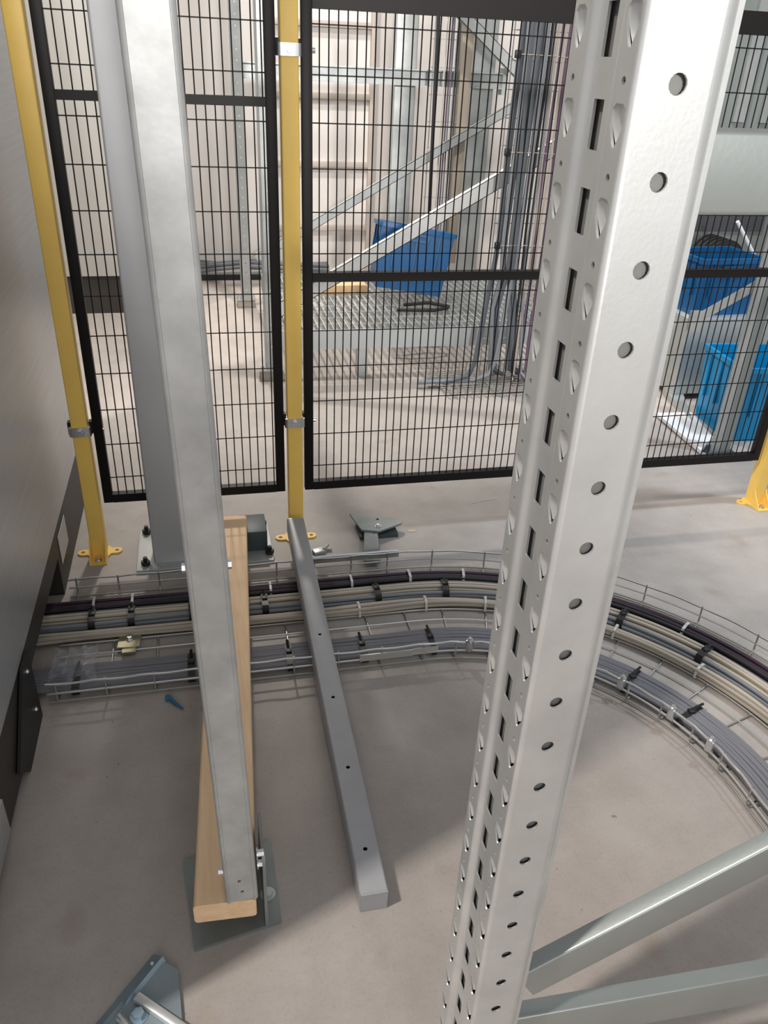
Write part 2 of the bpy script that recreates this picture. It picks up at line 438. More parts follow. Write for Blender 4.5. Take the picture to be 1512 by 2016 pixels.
# braces: C channels running to a second upright out of frame
def channel(parent, p0, p1, h, fl, m, name):
    p0 = Vector(p0); p1 = Vector(p1); d = (p1-p0); ln = d.length; ex = d.normalized()
    ey = Vector((0, 1, 0)); ey = (ey-ex*ey.dot(ex)).normalized(); ez = ex.cross(ey).normalized()
    q = basis(p0, ex, ey, ez)
    # section in local (y,z): web at y=0, flanges to y=fl
    t = .002; rr = .003
    sec = [(fl, -t), (rr, -t)] 
    out = [(fl, 0)]+[(rr+rr*math.cos(math.radians(a)), -rr+rr*math.sin(math.radians(a))) for a in (90, 120, 150, 180)]
    out += [(rr+rr*math.cos(math.radians(a)), -h+rr+rr*math.sin(math.radians(a))) for a in (180, 210, 240, 270)]+[(fl, -h)]
    inn = [(fl, -h+t), (rr, -h+t), (t, -h+rr), (t, -rr), (rr, -t), (fl, -t)]
    b = MB(); b.prism(out+inn, 0, ln, L @ q @ Matrix(((0, 0, 1, 0), (1, 0, 0, 0), (0, 1, 0, 0), (0, 0, 0, 1))))
    return b.obj(name, m, parent)
channel(root, (.062, -1.606, .300), (1.36, -1.642, .2875), .066, .020, 'galv_brace', 'horizontal_brace')
channel(root, (.060, -1.606, .386), (1.36, -1.614, 1.152), .050, .018, 'galv_brace', 'diagonal_brace')
channel(root, (.055, -1.606, 1.246), (1.36, -1.606, 1.2515), .048, .026, 'galv_brace', 'horizontal_brace')
MB().box(1.355, YA-.01, 0, 1.415, YB, Z1, L, c=.003).obj('rear_upright', 'galv', root)

# ------------------------------------------------------------------ slim galvanised post in front, on floor plate
root = empty('galvanised_post', (-.25, -1.16, 0), 'slim galvanised square post rising from the floor plate, left foreground', 'post')
L = local(root)
tilt = basis((-.2355, -1.232, .112), (1, 0, .0205), (0, 1, 0), (-.0205, 0, 1))
pm = MB()
hw = .0228
pm.plate(rect(-hw+.004, 0, hw-.004, 2.2), [circ(.001, .022, .0028), circ(-.002, .048, .0028)], 0, .002, L @ tilt @ basis((0, -.028, 0), (1, 0, 0), (0, 0, 1), (0, -1, 0)))
pth = [(-hw+.004, -.030)]+arc(-hw+.004, -.026, .004, 270, 180, 4)+[(-hw, .026), (-hw+.012, .028)]
pm2 = MB(); pm2.ribbon(pth, .002, 0, 2.2)
pth = [(hw-.004, -.030)]+arc(hw-.004, -.026, .004, 270, 360, 4)+[(hw, .026), (hw-.012, .028)]
pm2.ribbon(pth, -.002, 0, 2.2)
pm.add(pm2.v, pm2.f, L @ tilt)
pm.obj('post_profile', 'galv_mottled', root)
fp = [(-.317, -1.262), (-.174, -1.238), (-.176, -1.078), (-.336, -1.090)]
MB().plate(fp, [], 0, .007, L).obj('floor_plate', 'galv_dark', root)
MB().plate([(-1.245, .007), (-1.10, .007), (-1.12, .10), (-1.15, .175), (-1.235, .175), (-1.245, .16)], [circ(-1.225, .10, .006)], 0, .005,
           L @ basis((-.201, 0, 0), (0, 1, 0), (0, 0, 1), (1, 0, 0))).obj('foot_bracket', 'galv_dark', root)
for z in (.16, .185):
    b = MB().hexbolt((-.209, -1.236, z), (1, 0, 0), .006, .010).obj('bracket_bolt', 'zinc', root); b.matrix_local = L
b = MB().hexbolt((-.262, -1.238, .160), (-1, 0, 0), .006, .006).obj('bracket_bolt', 'zinc', root); b.matrix_local = L
b = MB().hexbolt((-.192, -1.185, .007), (0, 0, 1), .009, .006).obj('anchor_bolt', 'galv_grey', root); b.matrix_local = L
for sx, z in ((-1, .735), (1, .735)):
    b = MB().hexbolt((-.2485+sx*.0229, -1.246, z), (sx, 0, 0), .006, .005).obj('side_bolt', 'zinc', root); b.matrix_local = L

# ------------------------------------------------------------------ grey column behind it
root = empty('steel_column', (-.33, -.02, 0), 'grey painted steel column bolted to floor behind the slim post', 'column')
L = local(root)
MB().prism(rrect(.155, .12, .006), .01, 3.4, L @ T(-.3375, -.036, 0)).obj('column_shaft', 'column', root)
MB().box(-.462, -.130, 0, -.078, .098, .010, L, c=.002).obj('base_plate', 'galv_grey', root)
MB().box(-.172, -.075, .010, -.092, .03, .075, L, c=.003).obj('stiffener', 'slate', root)
for x, y in ((-.441, .075), (-.437, -.100), (-.095, .075), (-.088, -.092)):
    b = MB().cyl((x, y, .010), (x, y, .022), .0125, 6)
    b.cyl((x, y, .022), (x, y, .034), .006, 8)
    o = b.obj('anchor_bolt', 'rubber', root); o.matrix_local = L

# ------------------------------------------------------------------ timber plank
root = empty('timber_plank', (-.23, -.65, .066), 'pale pine plank lying across the cable tray under the post', 'plank')
a = Vector((-.2635, -1.258, .066)); b_ = Vector((-.196, -.03, .066)); d = (b_-a); q = basis(a, d, Vector((-d.y, d.x, 0)))
MB().prism(rrect(.098, .042, .006), 0, d.length, local(root) @ q @ Matrix(((0, 0, 1, 0), (1, 0, 0, 0), (0, 1, 0, .021), (0, 0, 0, 1)))).obj('plank_board', 'wood', root)

# ------------------------------------------------------------------ square tube on floor
p0 = Vector((-.0165, -1.241, .0)); p1 = Vector((-.010, -.075, .064))
d = (p1-p0); q = basis(p0, d, Vector((-d.y, d.x, 0)))
root = empty('square_tube', (p0.x, p0.y, 0), 'grey square steel tube lying on the floor across the cable tray', 'tube')
L = local(root); ln = d.length; hw = .0245
tb = MB()
hl = [circ(x, 0, .0042, 10) for x in (.083, .265, .455, .66)]
tb.plate(rect(0, -hw+.003, ln, hw-.003), hl, .047, .049, L @ q)
sp = [(-hw+.003, .049)]+[(-hw+.004+.004*math.cos(math.radians(a)), .045+.004*math.sin(math.radians(a))) for a in (105, 135, 160, 180)]+[(-hw, .004), (-hw+.004, 0), (hw-.004, 0), (hw, .004)]
sp += [(hw-.004+.004*math.cos(math.radians(a)), .045+.004*math.sin(math.radians(a))) for a in (0, 20, 45, 75)]+[(hw-.003, .049)]
inn = [(hw-.003, .047), (hw-.002, .004), (hw-.004, .002), (-hw+.004, .002), (-hw+.002, .004), (-hw+.003, .047)]
tb.prism(sp+inn, 0, ln, L @ q @ Matrix(((0, 0, 1, 0), (1, 0, 0, 0), (0, 1, 0, 0), (0, 0, 0, 1))))
tb.obj('tube_body', 'tube', root)
MB().box(-.003, -hw+.001, .001, 0, hw-.001, .048, L @ q).obj('end_cap', 'tube', root)
MB().box(ln, -hw+.001, .001, ln+.003, hw-.001, .048, L @ q).obj('end_cap', 'galv', root)

# ------------------------------------------------------------------ curved wire cable tray
AC = Vector((.25, -1.14)); R0 = .51; XL = -.625; YE = -1.80
def tray_pt(s, o, z):
    """s: arc length measured on the centre line from x=XL; o: offset from inner rim"""
    rc = R0+.205; l1 = AC.x-XL; l2 = rc*PI/2
    if s <= l1: return Vector((XL+s, -.63+o, z))
    if s <= l1+l2:
        a = (s-l1)/rc; return Vector((AC.x+(R0+o)*math.sin(a), AC.y+(R0+o)*math.cos(a), z))
    return Vector((AC.x+R0+o, AC.y-(s-l1-l2), z))
L1 = AC.x-XL; L2 = (R0+.205)*PI/2; LT = L1+L2+(AC.y-YE)
def spath(s0, s1, o, z, step=.03, wob=0., ph=0.):
    n = max(2, int((s1-s0)/step)); out = []
    for i in range(n+1):
        s = s0+(s1-s0)*i/n
        w = wob*(math.sin(s*7+ph)+.6*math.sin(s*13+2.1*ph))
        out.append(tray_pt(s, o+w, z+.3*w))
    return out
root = empty('wire_cable_tray', (.2, -.42, 0), 'zinc wire mesh cable tray curving across floor from cabinet to right', 'cable tray')
L = local(root)
def trayobj(b, name, m):
    o = b.obj(name, m, root); o.matrix_local = L; return o
for o_, z, r, m in ((0, .060, .0028, 'wire'), (0, .032, .0028, 'wire'), (.003, .006, .0026, 'wire_dull'), (.105, .006, .0024, 'wire_dull'), (.158, .006, .0024, 'wire'),
                 (.203, .006, .0024, 'wire'), (.305, .006, .0024, 'wire_dull'), (.407, .006, .0026, 'wire_dull'), (.41, .032, .0026, 'wire'), (.41, .060, .0028, 'wire')):
    b = MB()
    if z == .060 and o_ == 0:
        pts = []
        n = int(LT/.02)
        for i in range(n+1):
            s = LT*i/n; pts.append(tray_pt(s, 0, z-.0035*abs(math.sin(PI*s/.105))))
        b.sweep(pts, r, 6)
    elif z == .060:
        pts = []; n = int(LT/.02)
        for i in range(n+1):
            s = LT*i/n; pts.append(tray_pt(s, .41, z-.0025*abs(math.cos(PI*s/.12))))
        b.sweep(pts, r, 6)
    else: b.sweep(spath(0, LT, o_, z), r, 6)
    trayobj(b, 'long_wire', m)
s = .02; k = 0
while s < LT:
    b = MB()
    b.sweep([tray_pt(s, .002, .062), tray_pt(s, 0, .052), tray_pt(s, 0, .014), tray_pt(s, .01, .004), tray_pt(s, .20, .003), tray_pt(s, .40, .004), tray_pt(s, .41, .014), tray_pt(s, .41, .062)], .0024, 6)
    trayobj(b, 'cross_wire', 'wire_dull')
    s += .105 if s < L1 else .118
    k += 1
# splice plates and clamps
for s0, s1, z, w in ((.70, .83, .050, .018), (.83, .90, .052, .012)):
    b = MB()
    for i in range(4):
        sa, sb = s0+(s1-s0)*i/4, s0+(s1-s0)*(i+1)/4
        pa, pb = tray_pt(sa, -.004, z), tray_pt(sb, -.004, z)
        b.add([pa+Vector((0, 0, -w)), pb+Vector((0, 0, -w)), pb, pa, pa+Vector((0, -.003, -w)), pb+Vector((0, -.003, -w)), pb+Vector((0, -.003, 0)), pa+Vector((0, -.003, 0))],
              [(0, 1, 2, 3), (7, 6, 5, 4), (3, 2, 6, 7), (1, 0, 4, 5), (0, 3, 7, 4), (2, 1, 5, 6)])
    trayobj(b, 'splice_plate', 'wire')
b = MB()
for i in range(5):
    sa, sb = .615+.055*i, .615+.055*(i+1)
    pa, pb = tray_pt(sa, .415, .060), tray_pt(sb, .415, .060)
    b.add([pa+Vector((0, 0, -.02)), pb+Vector((0, 0, -.02)), pb, pa, pa+Vector((0, .004, -.02)), pb+Vector((0, .004, -.02)), pb+Vector((0, .004, .003)), pa+Vector((0, .004, .003))],
          [(0, 1, 2, 3), (7, 6, 5, 4), (3, 2, 6, 7), (1, 0, 4, 5), (0, 3, 7, 4), (2, 1, 5, 6)])
trayobj(b, 'splice_plate', 'wire')
for s in (1.01, 1.36, 1.53, 1.71, 1.86):
    p = tray_pt(s, -.002, .046); b = MB(); b.box(-.008, -.008, -.012, .008, .008, .018, T(*p) @ RZ(.6), c=.003)
    b.hexbolt(p+Vector((0, 0, .018)), (0, 0, 1), .005, .006)
    trayobj(b, 'clamp_bolt', 'zinc')
b = MB(); b.plate(rect(-.026, -.030, .026, .030), [circ(0, 0, .004)], 0, .003, T(-.462, -.440, .012) @ RZ(-.06))
b.box(-.016, -.046, -.006, .016, -.030, 0, T(-.462, -.440, .012))
hp = trayobj(b, 'hold_down_plate', 'brass')
b = MB().hexbolt((-.462, -.440, .015), (0, 0, 1), .006, .006).obj('plate_bolt', 'zinc', root); b.matrix_local = L

# cable bundles in the tray
def bundle(label, specs, ties, tm, tie_o, tie_z):
    root = empty('cable_bundle', (.0, -.4, .02), label, 'cables')
    L = local(root)
    for i, (o_, z, r, m, wob) in enumerate(specs):
        b = MB(); b.sweep(spath(-.07, LT, o_, z, .025, wob, random.random()*6), r, 7)
        c = b.obj('cable', m, root); c.matrix_local = L
    for s in ties:
        o0, o1 = tie_o; z0, z1 = tie_z
        b = MB(); w = .008 if tm == 'tie_b' else .003; t = .0018
        rings = []
        for ds in (-w, w):
            rings.append([tray_pt(s+ds, o0, z0), tray_pt(s+ds, o0-.001, (z0+z1)/2), tray_pt(s+ds, o0+.004, z1), tray_pt(s+ds, (o0+o1)/2, z1+.002), tray_pt(s+ds, o1-.004, z1), tray_pt(s+ds, o1+.001, (z0+z1)/2), tray_pt(s+ds, o1, z0)])
        n = 7; ce = tray_pt(s, (o0+o1)/2, z0)
        vs = rings[0]+rings[1]; vs2 = [v+(v-ce).normalized()*t for v in vs]
        fs = []
        for i in range(n-1):
            fs += [(n*2+i, n*2+i+1, n*3+i+1, n*3+i), (i+1, i, n+i, n+i+1)]
            fs += [(i, i+1, 2*n+i+1, 2*n+i), (n+i+1, n+i, 3*n+i, 3*n+i+1)]
        b.add(vs+vs2, fs)
        h = tray_pt(s, (o0*.45+o1*.55), z1+.0035)
        hs = 1.3 if tm == 'tie_b' else .6
        b.box(-.0055*hs, -.005*hs, -.003, .0055*hs, .005*hs, .003*hs, T(*h), c=.001)
        tl = tray_pt(s, o1+.004, z1+.005)
        if tm == 'tie_b': b.sweep([h, tray_pt(s, o1-.006, z1+.006), tl], .0035, 4)
        c = b.obj('cable_tie', tm, root); c.matrix_local = L
# grey flat bundle, about eleven cables side by side
bundle('flat band of slate grey cables beside the inner tray rim', [(.029+.0066*i, .017+(.001 if i % 3 == 0 else 0), .0042, 'c_grey', .001) for i in range(12)]+[(.036+.0074*i, .010, .0040, 'c_grey', .001) for i in range(9)],
       (.055, .31, .54, .72, .90, 1.13, 1.33, 1.53, 1.72), 'tie_b', (.022, .106), (.004, .021))
bundle('inner pair of thick beige cable strands in the tray', [(.209, .016, .0068, 'c_beige', .002), (.2245, .016, .0068, 'c_beige2', .002), (.2165, .026, .0062, 'c_beige', .0025), (.204, .027, .005, 'c_beige2', .002)],
       (.74, .92, 1.08, 1.20, 1.42, 1.64), 'tie_w', (.198, .234), (.006, .031))
bundle('middle band of beige and blue-grey cables in the tray', [(.247, .017, .0058, 'c_steel', .001), (.258, .019, .0058, 'c_steel', .0015), (.252, .028, .0045, 'c_steel', .002), (.270, .020, .0062, 'c_beige', .001), (.282, .022, .0062, 'c_beige', .001), (.293, .020, .0058, 'c_beige2', .0012), (.276, .031, .005, 'c_beige', .001), (.288, .031, .005, 'c_beige', .001), (.304, .022, .0055, 'c_steel', .001)],
       (.07, .165, .315, .50, .80, .98, 1.15, 1.42, 1.62), 'tie_b', (.243, .300), (.010, .037))
bundle('dark purple and black cable bundle along the outer tray rim', [(.318, .017, .0072, 'c_purple', .001), (.333, .017, .0072, 'c_purple', .001), (.3255, .030, .0072, 'c_purple', .001), (.342, .029, .0068, 'c_purple', .0012), (.314, .031, .0055, 'rubber', .001)],
       (.07, .165, .52, .74, .90, 1.03, 1.17, 1.33, 1.55), 'tie_w', (.309, .351), (.008, .039))

# crumpled plastic film at the tray's left end
b = MB(); n = 9
vs = [(-.625+.10*i/n+random.uniform(-.005, .005), -.60+.11*j/n+random.uniform(-.005, .005), .034+random.uniform(0, .020)+.010*math.sin(i*1.3)*math.cos(j*1.7)) for j in range(n+1) for i in range(n+1)]
fs = [(j*(n+1)+i, j*(n+1)+i+1, (j+1)*(n+1)+i+1, (j+1)*(n+1)+i) for j in range(n) for i in range(n)]
b.add(vs, fs); b.obj('plastic_film', 'bag', label='crumpled clear plastic film on the tray beside the cabinet plinth', cat='plastic film', smooth=0)

# ------------------------------------------------------------------ loose parts on the floor
root = empty('floor_bracket', (.25, .0, 0), 'grey T-shaped steel bracket lying on the floor behind the tray', 'bracket')
L = local(root)
tp = [(.178, .068), (.255, .050), (.333, .003), (.326, -.014), (.247, -.050), (.197, -.034)]
MB().plate(tp, [circ(.258, .022, .005)], .024, .030, L).obj('bracket_plate', 'galv_dark', root)
MB().plate([(.206, -.030), (.245, -.042), (.219, -.20), (.172, -.195)], [circ(.232, -.05, .003, 6)], .012, .024, L).obj('bracket_arm', 'galv_dark', root)
MB().box(.19, -.045, 0, .31, .03, .012, L).obj('bracket_foot', 'slate', root)
b = MB().hexbolt((.250, -.022, .030), (0, 0, 1), .006, .006).obj('bolt', 'zinc', root); b.matrix_local = L
b = MB(); b.box(-.022, -.012, 0, .012, .014, .012, T(.060, -.098, 0) @ RZ(.3), c=.003); b.cyl((.07, -.098, .012), (.088, -.075, .012), .004, 8); b.cyl((.075, -.09, .006), (.096, -.092, .006), .004, 8)
b.obj('pipe_clip', 'galv_grey', label='small grey metal clip on the floor right of the square tube end', cat='clip')
b = MB(); b.cyl((-.366, -.655, .006), (-.352, -.676, .005), .006, 8, .004); b.cyl((-.352, -.676, .005), (-.335, -.695, .003), .004, 8, .0015); b.box(-.374, -.663, 0, -.362, -.648, .010, c=.002)
b.obj('wall_plug', 'blob', label='small blue plastic plug on the floor in front of the tray', cat='plug')
b = MB(); bz = circ(0, 0, .014, 9); b.plate([(x*random.uniform(.7, 1.3), y*random.uniform(.5, 1)) for x, y in bz], [], 0, .001, T(.362, -.015, 0))
b.obj('sawdust_pile', 'dirt', label='small patch of pale sawdust right of the T-shaped bracket', cat='sawdust')
MB().sweep([(.60, .13, .0012), (.65, .142, .0012), (.70, .148, .0012)], .0012, 5).obj('white_thread', 'foam', label='thin white thread on the floor below the wide mesh panel', cat='thread')

# triangular bracket with bolts, bottom left
root = empty('corner_bracket', (-.40, -1.36, 0), 'bluish galvanised triangular bracket with bolts, cut by bottom photo edge', 'bracket')
L = local(root)
A = Vector((-.378, -1.258, 0)); B = Vector((-.52, -1.42, 0)); dirv = (B-A).normalized(); nrm = Vector((-dirv.y, dirv.x, 0))
MB().plate([(-.376, -1.266), (-.343, -1.290), (-.330, -1.46), (-.46, -1.46), (-.49, -1.395)], [], .004, .008, L).obj('bracket_plate', 'bluedull', root)
q = basis(A, dirv, (0, 0, 1))
b = MB()
e = nrm if nrm.x < 0 else -nrm
sec = [(.004, 0), (-.015, .013), (-.019, .005), (-.021, .0055), (-.0155, .0155), (.006, .0015)]
vs = [A+dirv*t+e*o_+Vector((0, 0, z)) for t in (0, .075, .085, .115, .125, .26) for o_, z in (sec if t not in (.085, .115) else [(o_, z*.55) for o_, z in sec])]
fs = []
for i in range(5):
    for k in range(6):
        fs.append((i*6+k, i*6+(k+1) % 6, (i+1)*6+(k+1) % 6, (i+1)*6+k))
fs += [tuple(range(5, -1, -1)), tuple(range(30, 36))]
b.add(vs, fs, L)
b.obj('bracket_flange', 'bluegalv', root)
b = MB(); b.box(0, -.007, 0, .12, .007, .014, L @ T(-.405, -1.325, .008) @ RZ(-.72), c=.004); b.obj('stiffener_rib', 'galv', root)
b = MB(); b.cyl((-.428, -1.350, .016), (-.382, -1.412, .016), .006, 10); o = b.obj('bolt_shank', 'zinc', root); o.matrix_local = L
b = MB(); b.hexbolt((-.400, -1.352, .008), (0, 0, 1), .009, .010); o = b.obj('bolt_head', 'bluegalv', root); o.matrix_local = L
MB().hexbolt((-.383, -1.276, .010), (0, 0, 1), .003, .002, False).obj('rivet', 'zinc', root).matrix_local = L

# ------------------------------------------------------------------ behind the fence: perforated uprights
def rear_upright(x, y, h, label, zb):
    root = empty('perforated_upright', (x, y, 0), label, 'rack upright', 'perforated uprights behind the fence')
    b = MB(); hs = [circ(0, z, .0045, 6) for z in [zb+.05+.05*i for i in range(int((h-zb-.1)/.05))]]
    b.plate(rect(-.024, zb, .024, h), hs, 0, .002, basis((0, -.03, 0), (1, 0, 0), (0, 0, 1), (0, -1, 0)))
    b.ribbon([(-.024, -.030), (-.030, -.024), (-.030, .03)], -.002, zb, h); b.ribbon([(.024, -.030), (.030, -.024), (.030, .03)], .002, zb, h)
    b.obj('upright_profile', 'galv_grey', root)
    MB().box(-.06, -.05, zb-.006, .05, .06, zb).obj('base_plate', 'zinc', root)
    MB().box(-.055, -.045, 0, .045, .055, zb-.006, c=.003).obj('concrete_block', 'block', root)
    MB().hexbolt((-.046, -.03, zb), (0, 0, 1), .008, .012).obj('anchor_bolt', 'zinc', root)
rear_upright(.062, 1.40, 2.0, 'nearer perforated steel upright behind the middle yellow post', .055)
rear_upright(.030, 2.62, 2.2, 'farther perforated steel upright seen left of the nearer one', .050)

# columns and beam, braces
def bgthing(b, name, m, label, cat, group=None): return b.obj(name, m, label=label, cat=cat, group=group)
for x0, x1, lab in ((.878, 1.0, 'grey steel column behind the blue crate on the grating'), (1.318, 1.448, 'grey steel column between blue crate and hanging cables')):
    r_ = empty('grey_column', ((x0+x1)/2, 2.76, 0), lab, 'column', 'grey columns behind the fence')
    MB().prism(rrect(x1-x0, .10, .006), .01, 2.6).obj('column_shaft', 'galv_grey', r_)
    MB().box(-.10, -.08, 0, .10, .08, .01).obj('base_plate', 'galv_grey', r_)
r_ = empty('cross_beam', (.9, 2.675, 1.18), 'horizontal grey channel beam crossing both rear columns', 'beam')
MB().box(-.87, -.025, -.012, .60, .025, -.008).obj('lower_flange', 'galv_grey', r_)
MB().box(-.87, .019, -.008, .60, .025, .06).obj('beam_web', 'galv_grey', r_)
MB().box(-.87, -.025, .06, .60, .025, .066).obj('upper_flange', 'galv_grey', r_)
MB().box(.575, -.03, -.04, .60, .03, .09).obj('end_plate', 'galv_grey', r_)
def flat_brace(p0, p1, w, dpt, label, m='galv_grey'):
    p0 = Vector(p0); p1 = Vector(p1); ex = (p1-p0); ln = ex.length
    q = basis((0, 0, 0), ex, (0, 1, 0), Vector(ex).cross(Vector((0, 1, 0))))
    r_ = empty('diagonal_brace', p0, label, 'brace', 'diagonal braces behind the fence')
    MB().box(0, 0, -w/2, ln, .003, w/2, q).obj('brace_web', m, r_)
    MB().box(0, 0, w/2-.003, ln, dpt, w/2, q).obj('brace_flange', m, r_)
    MB().box(0, 0, -w/2, ln, dpt, -w/2+.003, q).obj('brace_flange', m, r_)
flat_brace((.09, 2.565, .28), (1.53, 2.565, 1.09), .046, .03, 'rear grey diagonal brace rising to the hanging cables')
flat_brace((.09, 1.335, .325), (1.46, 1.335, 1.10), .058, .03, 'front pale diagonal brace crossing the blue crate', 'galv')
flat_brace((1.02, 2.52, 1.62), (1.56, 2.52, 1.22), .055, .03, 'short grey diagonal brace at top behind mesh')
b = MB(); b.sweep([(1.028, 2.45, 1.7), (1.036, 2.45, 1.2), (1.045, 2.45, .75), (1.056, 2.45, .30), (1.058, 2.42, .248)], .010, 8)
bgthing(b, 'black_conduit', 'rubber', 'thin black vertical pipe left of the second grey column', 'pipe')
b = MB(); b.box(1.215, 2.60, .24, 1.275, 2.66, 2.4, c=.004); bgthing(b, 'cable_trunking', 'c_beige', 'cream vertical cable trunking beside the second grey column', 'trunking')

# grating platform
root = empty('grating_platform', (.85, 1.85, 0), 'low galvanised grating platform behind the fence', 'platform')
L = local(root); PX0, PX1, PY0, PY1, PZ = .10, 1.78, 1.335, 2.40, .236
MB().box(PX0, PY0, PZ-.088, PX1, PY0+.006, PZ, L).obj('front_beam', 'grating', root)
MB().box(PX0, PY0+.006, PZ-.088, PX1, PY0+.03, PZ-.082, L).obj('front_beam_lip', 'grating', root)
MB().box(PX0, PY1-.006, PZ-.088, PX1, PY1, PZ, L).obj('rear_beam', 'grating', root)
for x in (PX0, PX1-.006): MB().box(x, PY0+.006, PZ-.088, x+.006, PY1-.006, PZ, L).obj('side_beam', 'grating', root)
bar = MB().box(-.0022, -(PY1-PY0)/2+.006, -.030, .0022, (PY1-PY0)/2-.006, 0).mesh('bearing_bar', MT['grating'], 0)
x = PX0+.034
while x < PX1-.02:
    link_mesh('bearing_bar', bar, root, L @ T(x, (PY0+PY1)/2, PZ-.001)); x += .0335
rod = MB().box(PX0+.006, -.002, -.006, PX1-.006, .002, 0, T(0, 0, 0)).mesh('cross_rod', MT['grating'], 0)
y = PY0+.1
while y < PY1-.03:
    link_mesh('cross_rod', rod, root, L @ T(0, y, PZ-.002)); y += .1
for x in (PX0+.35, PX1-.08):
    for y in (PY0+.05, PY1-.06): MB().box(x, y, 0, x+.05, y+.04, PZ-.03, L).obj('leg', 'galv_grey', root)

# crates
def crate(w, dp, h, m, loc, rot, label, tiltm=None):
    root = empty('plastic_crate', loc, label, 'crate', 'blue plastic crates behind the fence'); root.rotation_euler = rot
    t = .006; k = .92
    def quad(a, b_, c, d):  # slab between outer loop rects
        pass
    b = MB()
    ob = [(-w/2*k, -dp/2*k, 0), (w/2*k, -dp/2*k, 0), (w/2*k, dp/2*k, 0), (-w/2*k, dp/2*k, 0)]
    ot = [(-w/2, -dp/2, h), (w/2, -dp/2, h), (w/2, dp/2, h), (-w/2, dp/2, h)]
    def inset(v, z=0): return (v[0]-math.copysign(t, v[0]), v[1]-math.copysign(t, v[1]), v[2]+z)
    ib = [inset(v, t) for v in ob]; it = [inset(v) for v in ot]
    vs = ob+ot+ib+it; fs = [(3, 2, 1, 0), (8, 9, 10, 11)]
    for i in range(4):
        j = (i+1) % 4
        fs += [(i, j, 4+j, 4+i), (8+j, 8+i, 12+i, 12+j), (4+i, 4+j, 12+j, 12+i)]
    b.add(vs, fs); b.obj('crate_body', m, root)
    rm = MB(); rm.plate(rrect(w+.02, dp+.02, .012), [rrect(w-.008, dp-.008, .006)], h-.018, h+.002); rm.obj('rim', m, root)
    rx = MB().box(-.004, -.006, h*.35, .004, .006, h-.016).mesh('stiffening_rib', MT[m], 0)
    ry = MB().box(-.006, -.004, h*.35, .006, .004, h-.016).mesh('stiffening_rib', MT[m], 0)
    for sx in (-1, 1):
        for fx in (-.3, 0, .3):
            link_mesh('stiffening_rib', rx, root, T(fx*w, sx*dp/2*.99, 0))
            link_mesh('stiffening_rib', ry, root, T(sx*w/2*.99, fx*dp, 0))
    for sx in (-1, 1):
        MB().plate(rrect(.11, .035, .010), [rrect(.09, .018, .006)], -.004, .004, basis((0, sx*(dp/2+.004), h-.045), (1, 0, 0), (0, 0, 1), (0, -1, 0))).obj('handle', m, root)
    return root
crate(.36, .25, .30, 'blue', (.775, 1.86, .279), (-.12, .15, -.10), 'deep blue plastic crate tipped on the grating platform')
crate(.40, .30, .31, 'blue2', (1.99, .60, 0), (0, 0, -.10), 'bright blue plastic crate on the floor beside the right yellow post')
crate(.30, .24, .24, 'blue', (1.97, 1.08, .372), (0, 0, .05), 'deep blue crate on the grey box behind the bright blue crate')
b = MB(); b.sweep([(.68, 1.60, .246), (.75, 1.575, .25), (.86, 1.58, .246), (.93, 1.60, .25), (.95, 1.64, .246), (.85, 1.655, .262), (.72, 1.625, .262)], .009, 8)
bgthing(b, 'cable_coil', 'rubber', 'black cable loop lying under the blue crate on the grating', 'cable')
MB().box(.36, 1.93, .237, .60, 2.02, .282, c=.003).obj('wood_offcut', 'woodend', label='small wooden block lying on the grating left of the crate', cat='wood block')

# hanging cables and wire ladder
root = empty('cable_bundle', (1.07, 1.25, .3), 'thick bundle of dark cables hanging down behind the mesh fence', 'cables')
L = local(root)
for i in range(9):
    x = 1.010+.0125*i; y = 1.22+(.010 if i % 2 else -.006); w = random.uniform(.003, .008)
    pts = [(x+w*math.sin(z*5+i), y, z) for z in [1.75-.1*k for k in range(12)]]
    xe = x+(-.02 if i < 5 else .03)
    if i in (0, 1, 8):
        pts += [(x-.015, y, .50), (x-.03, y, .38), (x-.045, y-.01, .25), (x-.06, y-.02, .12), (x-.09, y-.03, .055), (x-.16, y-.03, .034), (x-.26-.02*i, y-.02, .03)]
    else:
        pts += [(x+.006, y, .50), (xe, y, .35), (xe+.01, y, .2), (xe+.02, y, .07), (xe+.03+.01*i, y+.03, .034)]
    b = MB(); b.sweep(pts, random.choice((.0095, .0105, .0085)), 7)
    c = b.obj('cable', ('c_dark', 'c_dark', 'c_steel')[i % 3], root); c.matrix_local = L
for i, (x, m, r) in enumerate(((1.135, 'rubber', .006), (1.150, 'c_steel', .008), (1.165, 'c_beige2', .005), (1.178, 'c_violet', .0055), (1.196, 'c_beige', .004), (1.214, 'c_violet', .0065), (1.23, 'tie_w', .0035), (1.248, 'c_dark', .004))):
    pts = [(x+.004*math.sin(z*6+i*2), 1.225, z) for z in [1.75-.1*k for k in range(14)]]+[(x+.012*math.sin(i*2.), 1.22, .32), (x+.02*math.sin(i*2.), 1.21, .18), (x+.03*math.sin(i*2.), 1.19, .06), (x+.05*math.sin(i*2.), 1.16, .034)]
    b = MB(); b.sweep(pts, r, 6); c = b.obj('cable', m, root); c.matrix_local = L
for z in (1.32, .98, .62):
    b = MB(); b.sweep([(1.0, 1.232, z), (1.005, 1.205, z), (1.13, 1.207, z), (1.25, 1.211, z-.005), (1.256, 1.235, z)], .0016, 5)
    c = b.obj('cable_tie', 'c_beige2', root); c.matrix_local = L
    b = MB(); b.box(.992, 1.198, z-.014, 1.016, 1.215, z+.014, c=.003); c = b.obj('tie_head', 'tie_b', root); c.matrix_local = L
root = empty('wire_ladder', (1.12, 1.27, 0), 'vertical wire mesh ladder carrying the hanging cables', 'cable tray')
L = local(root)
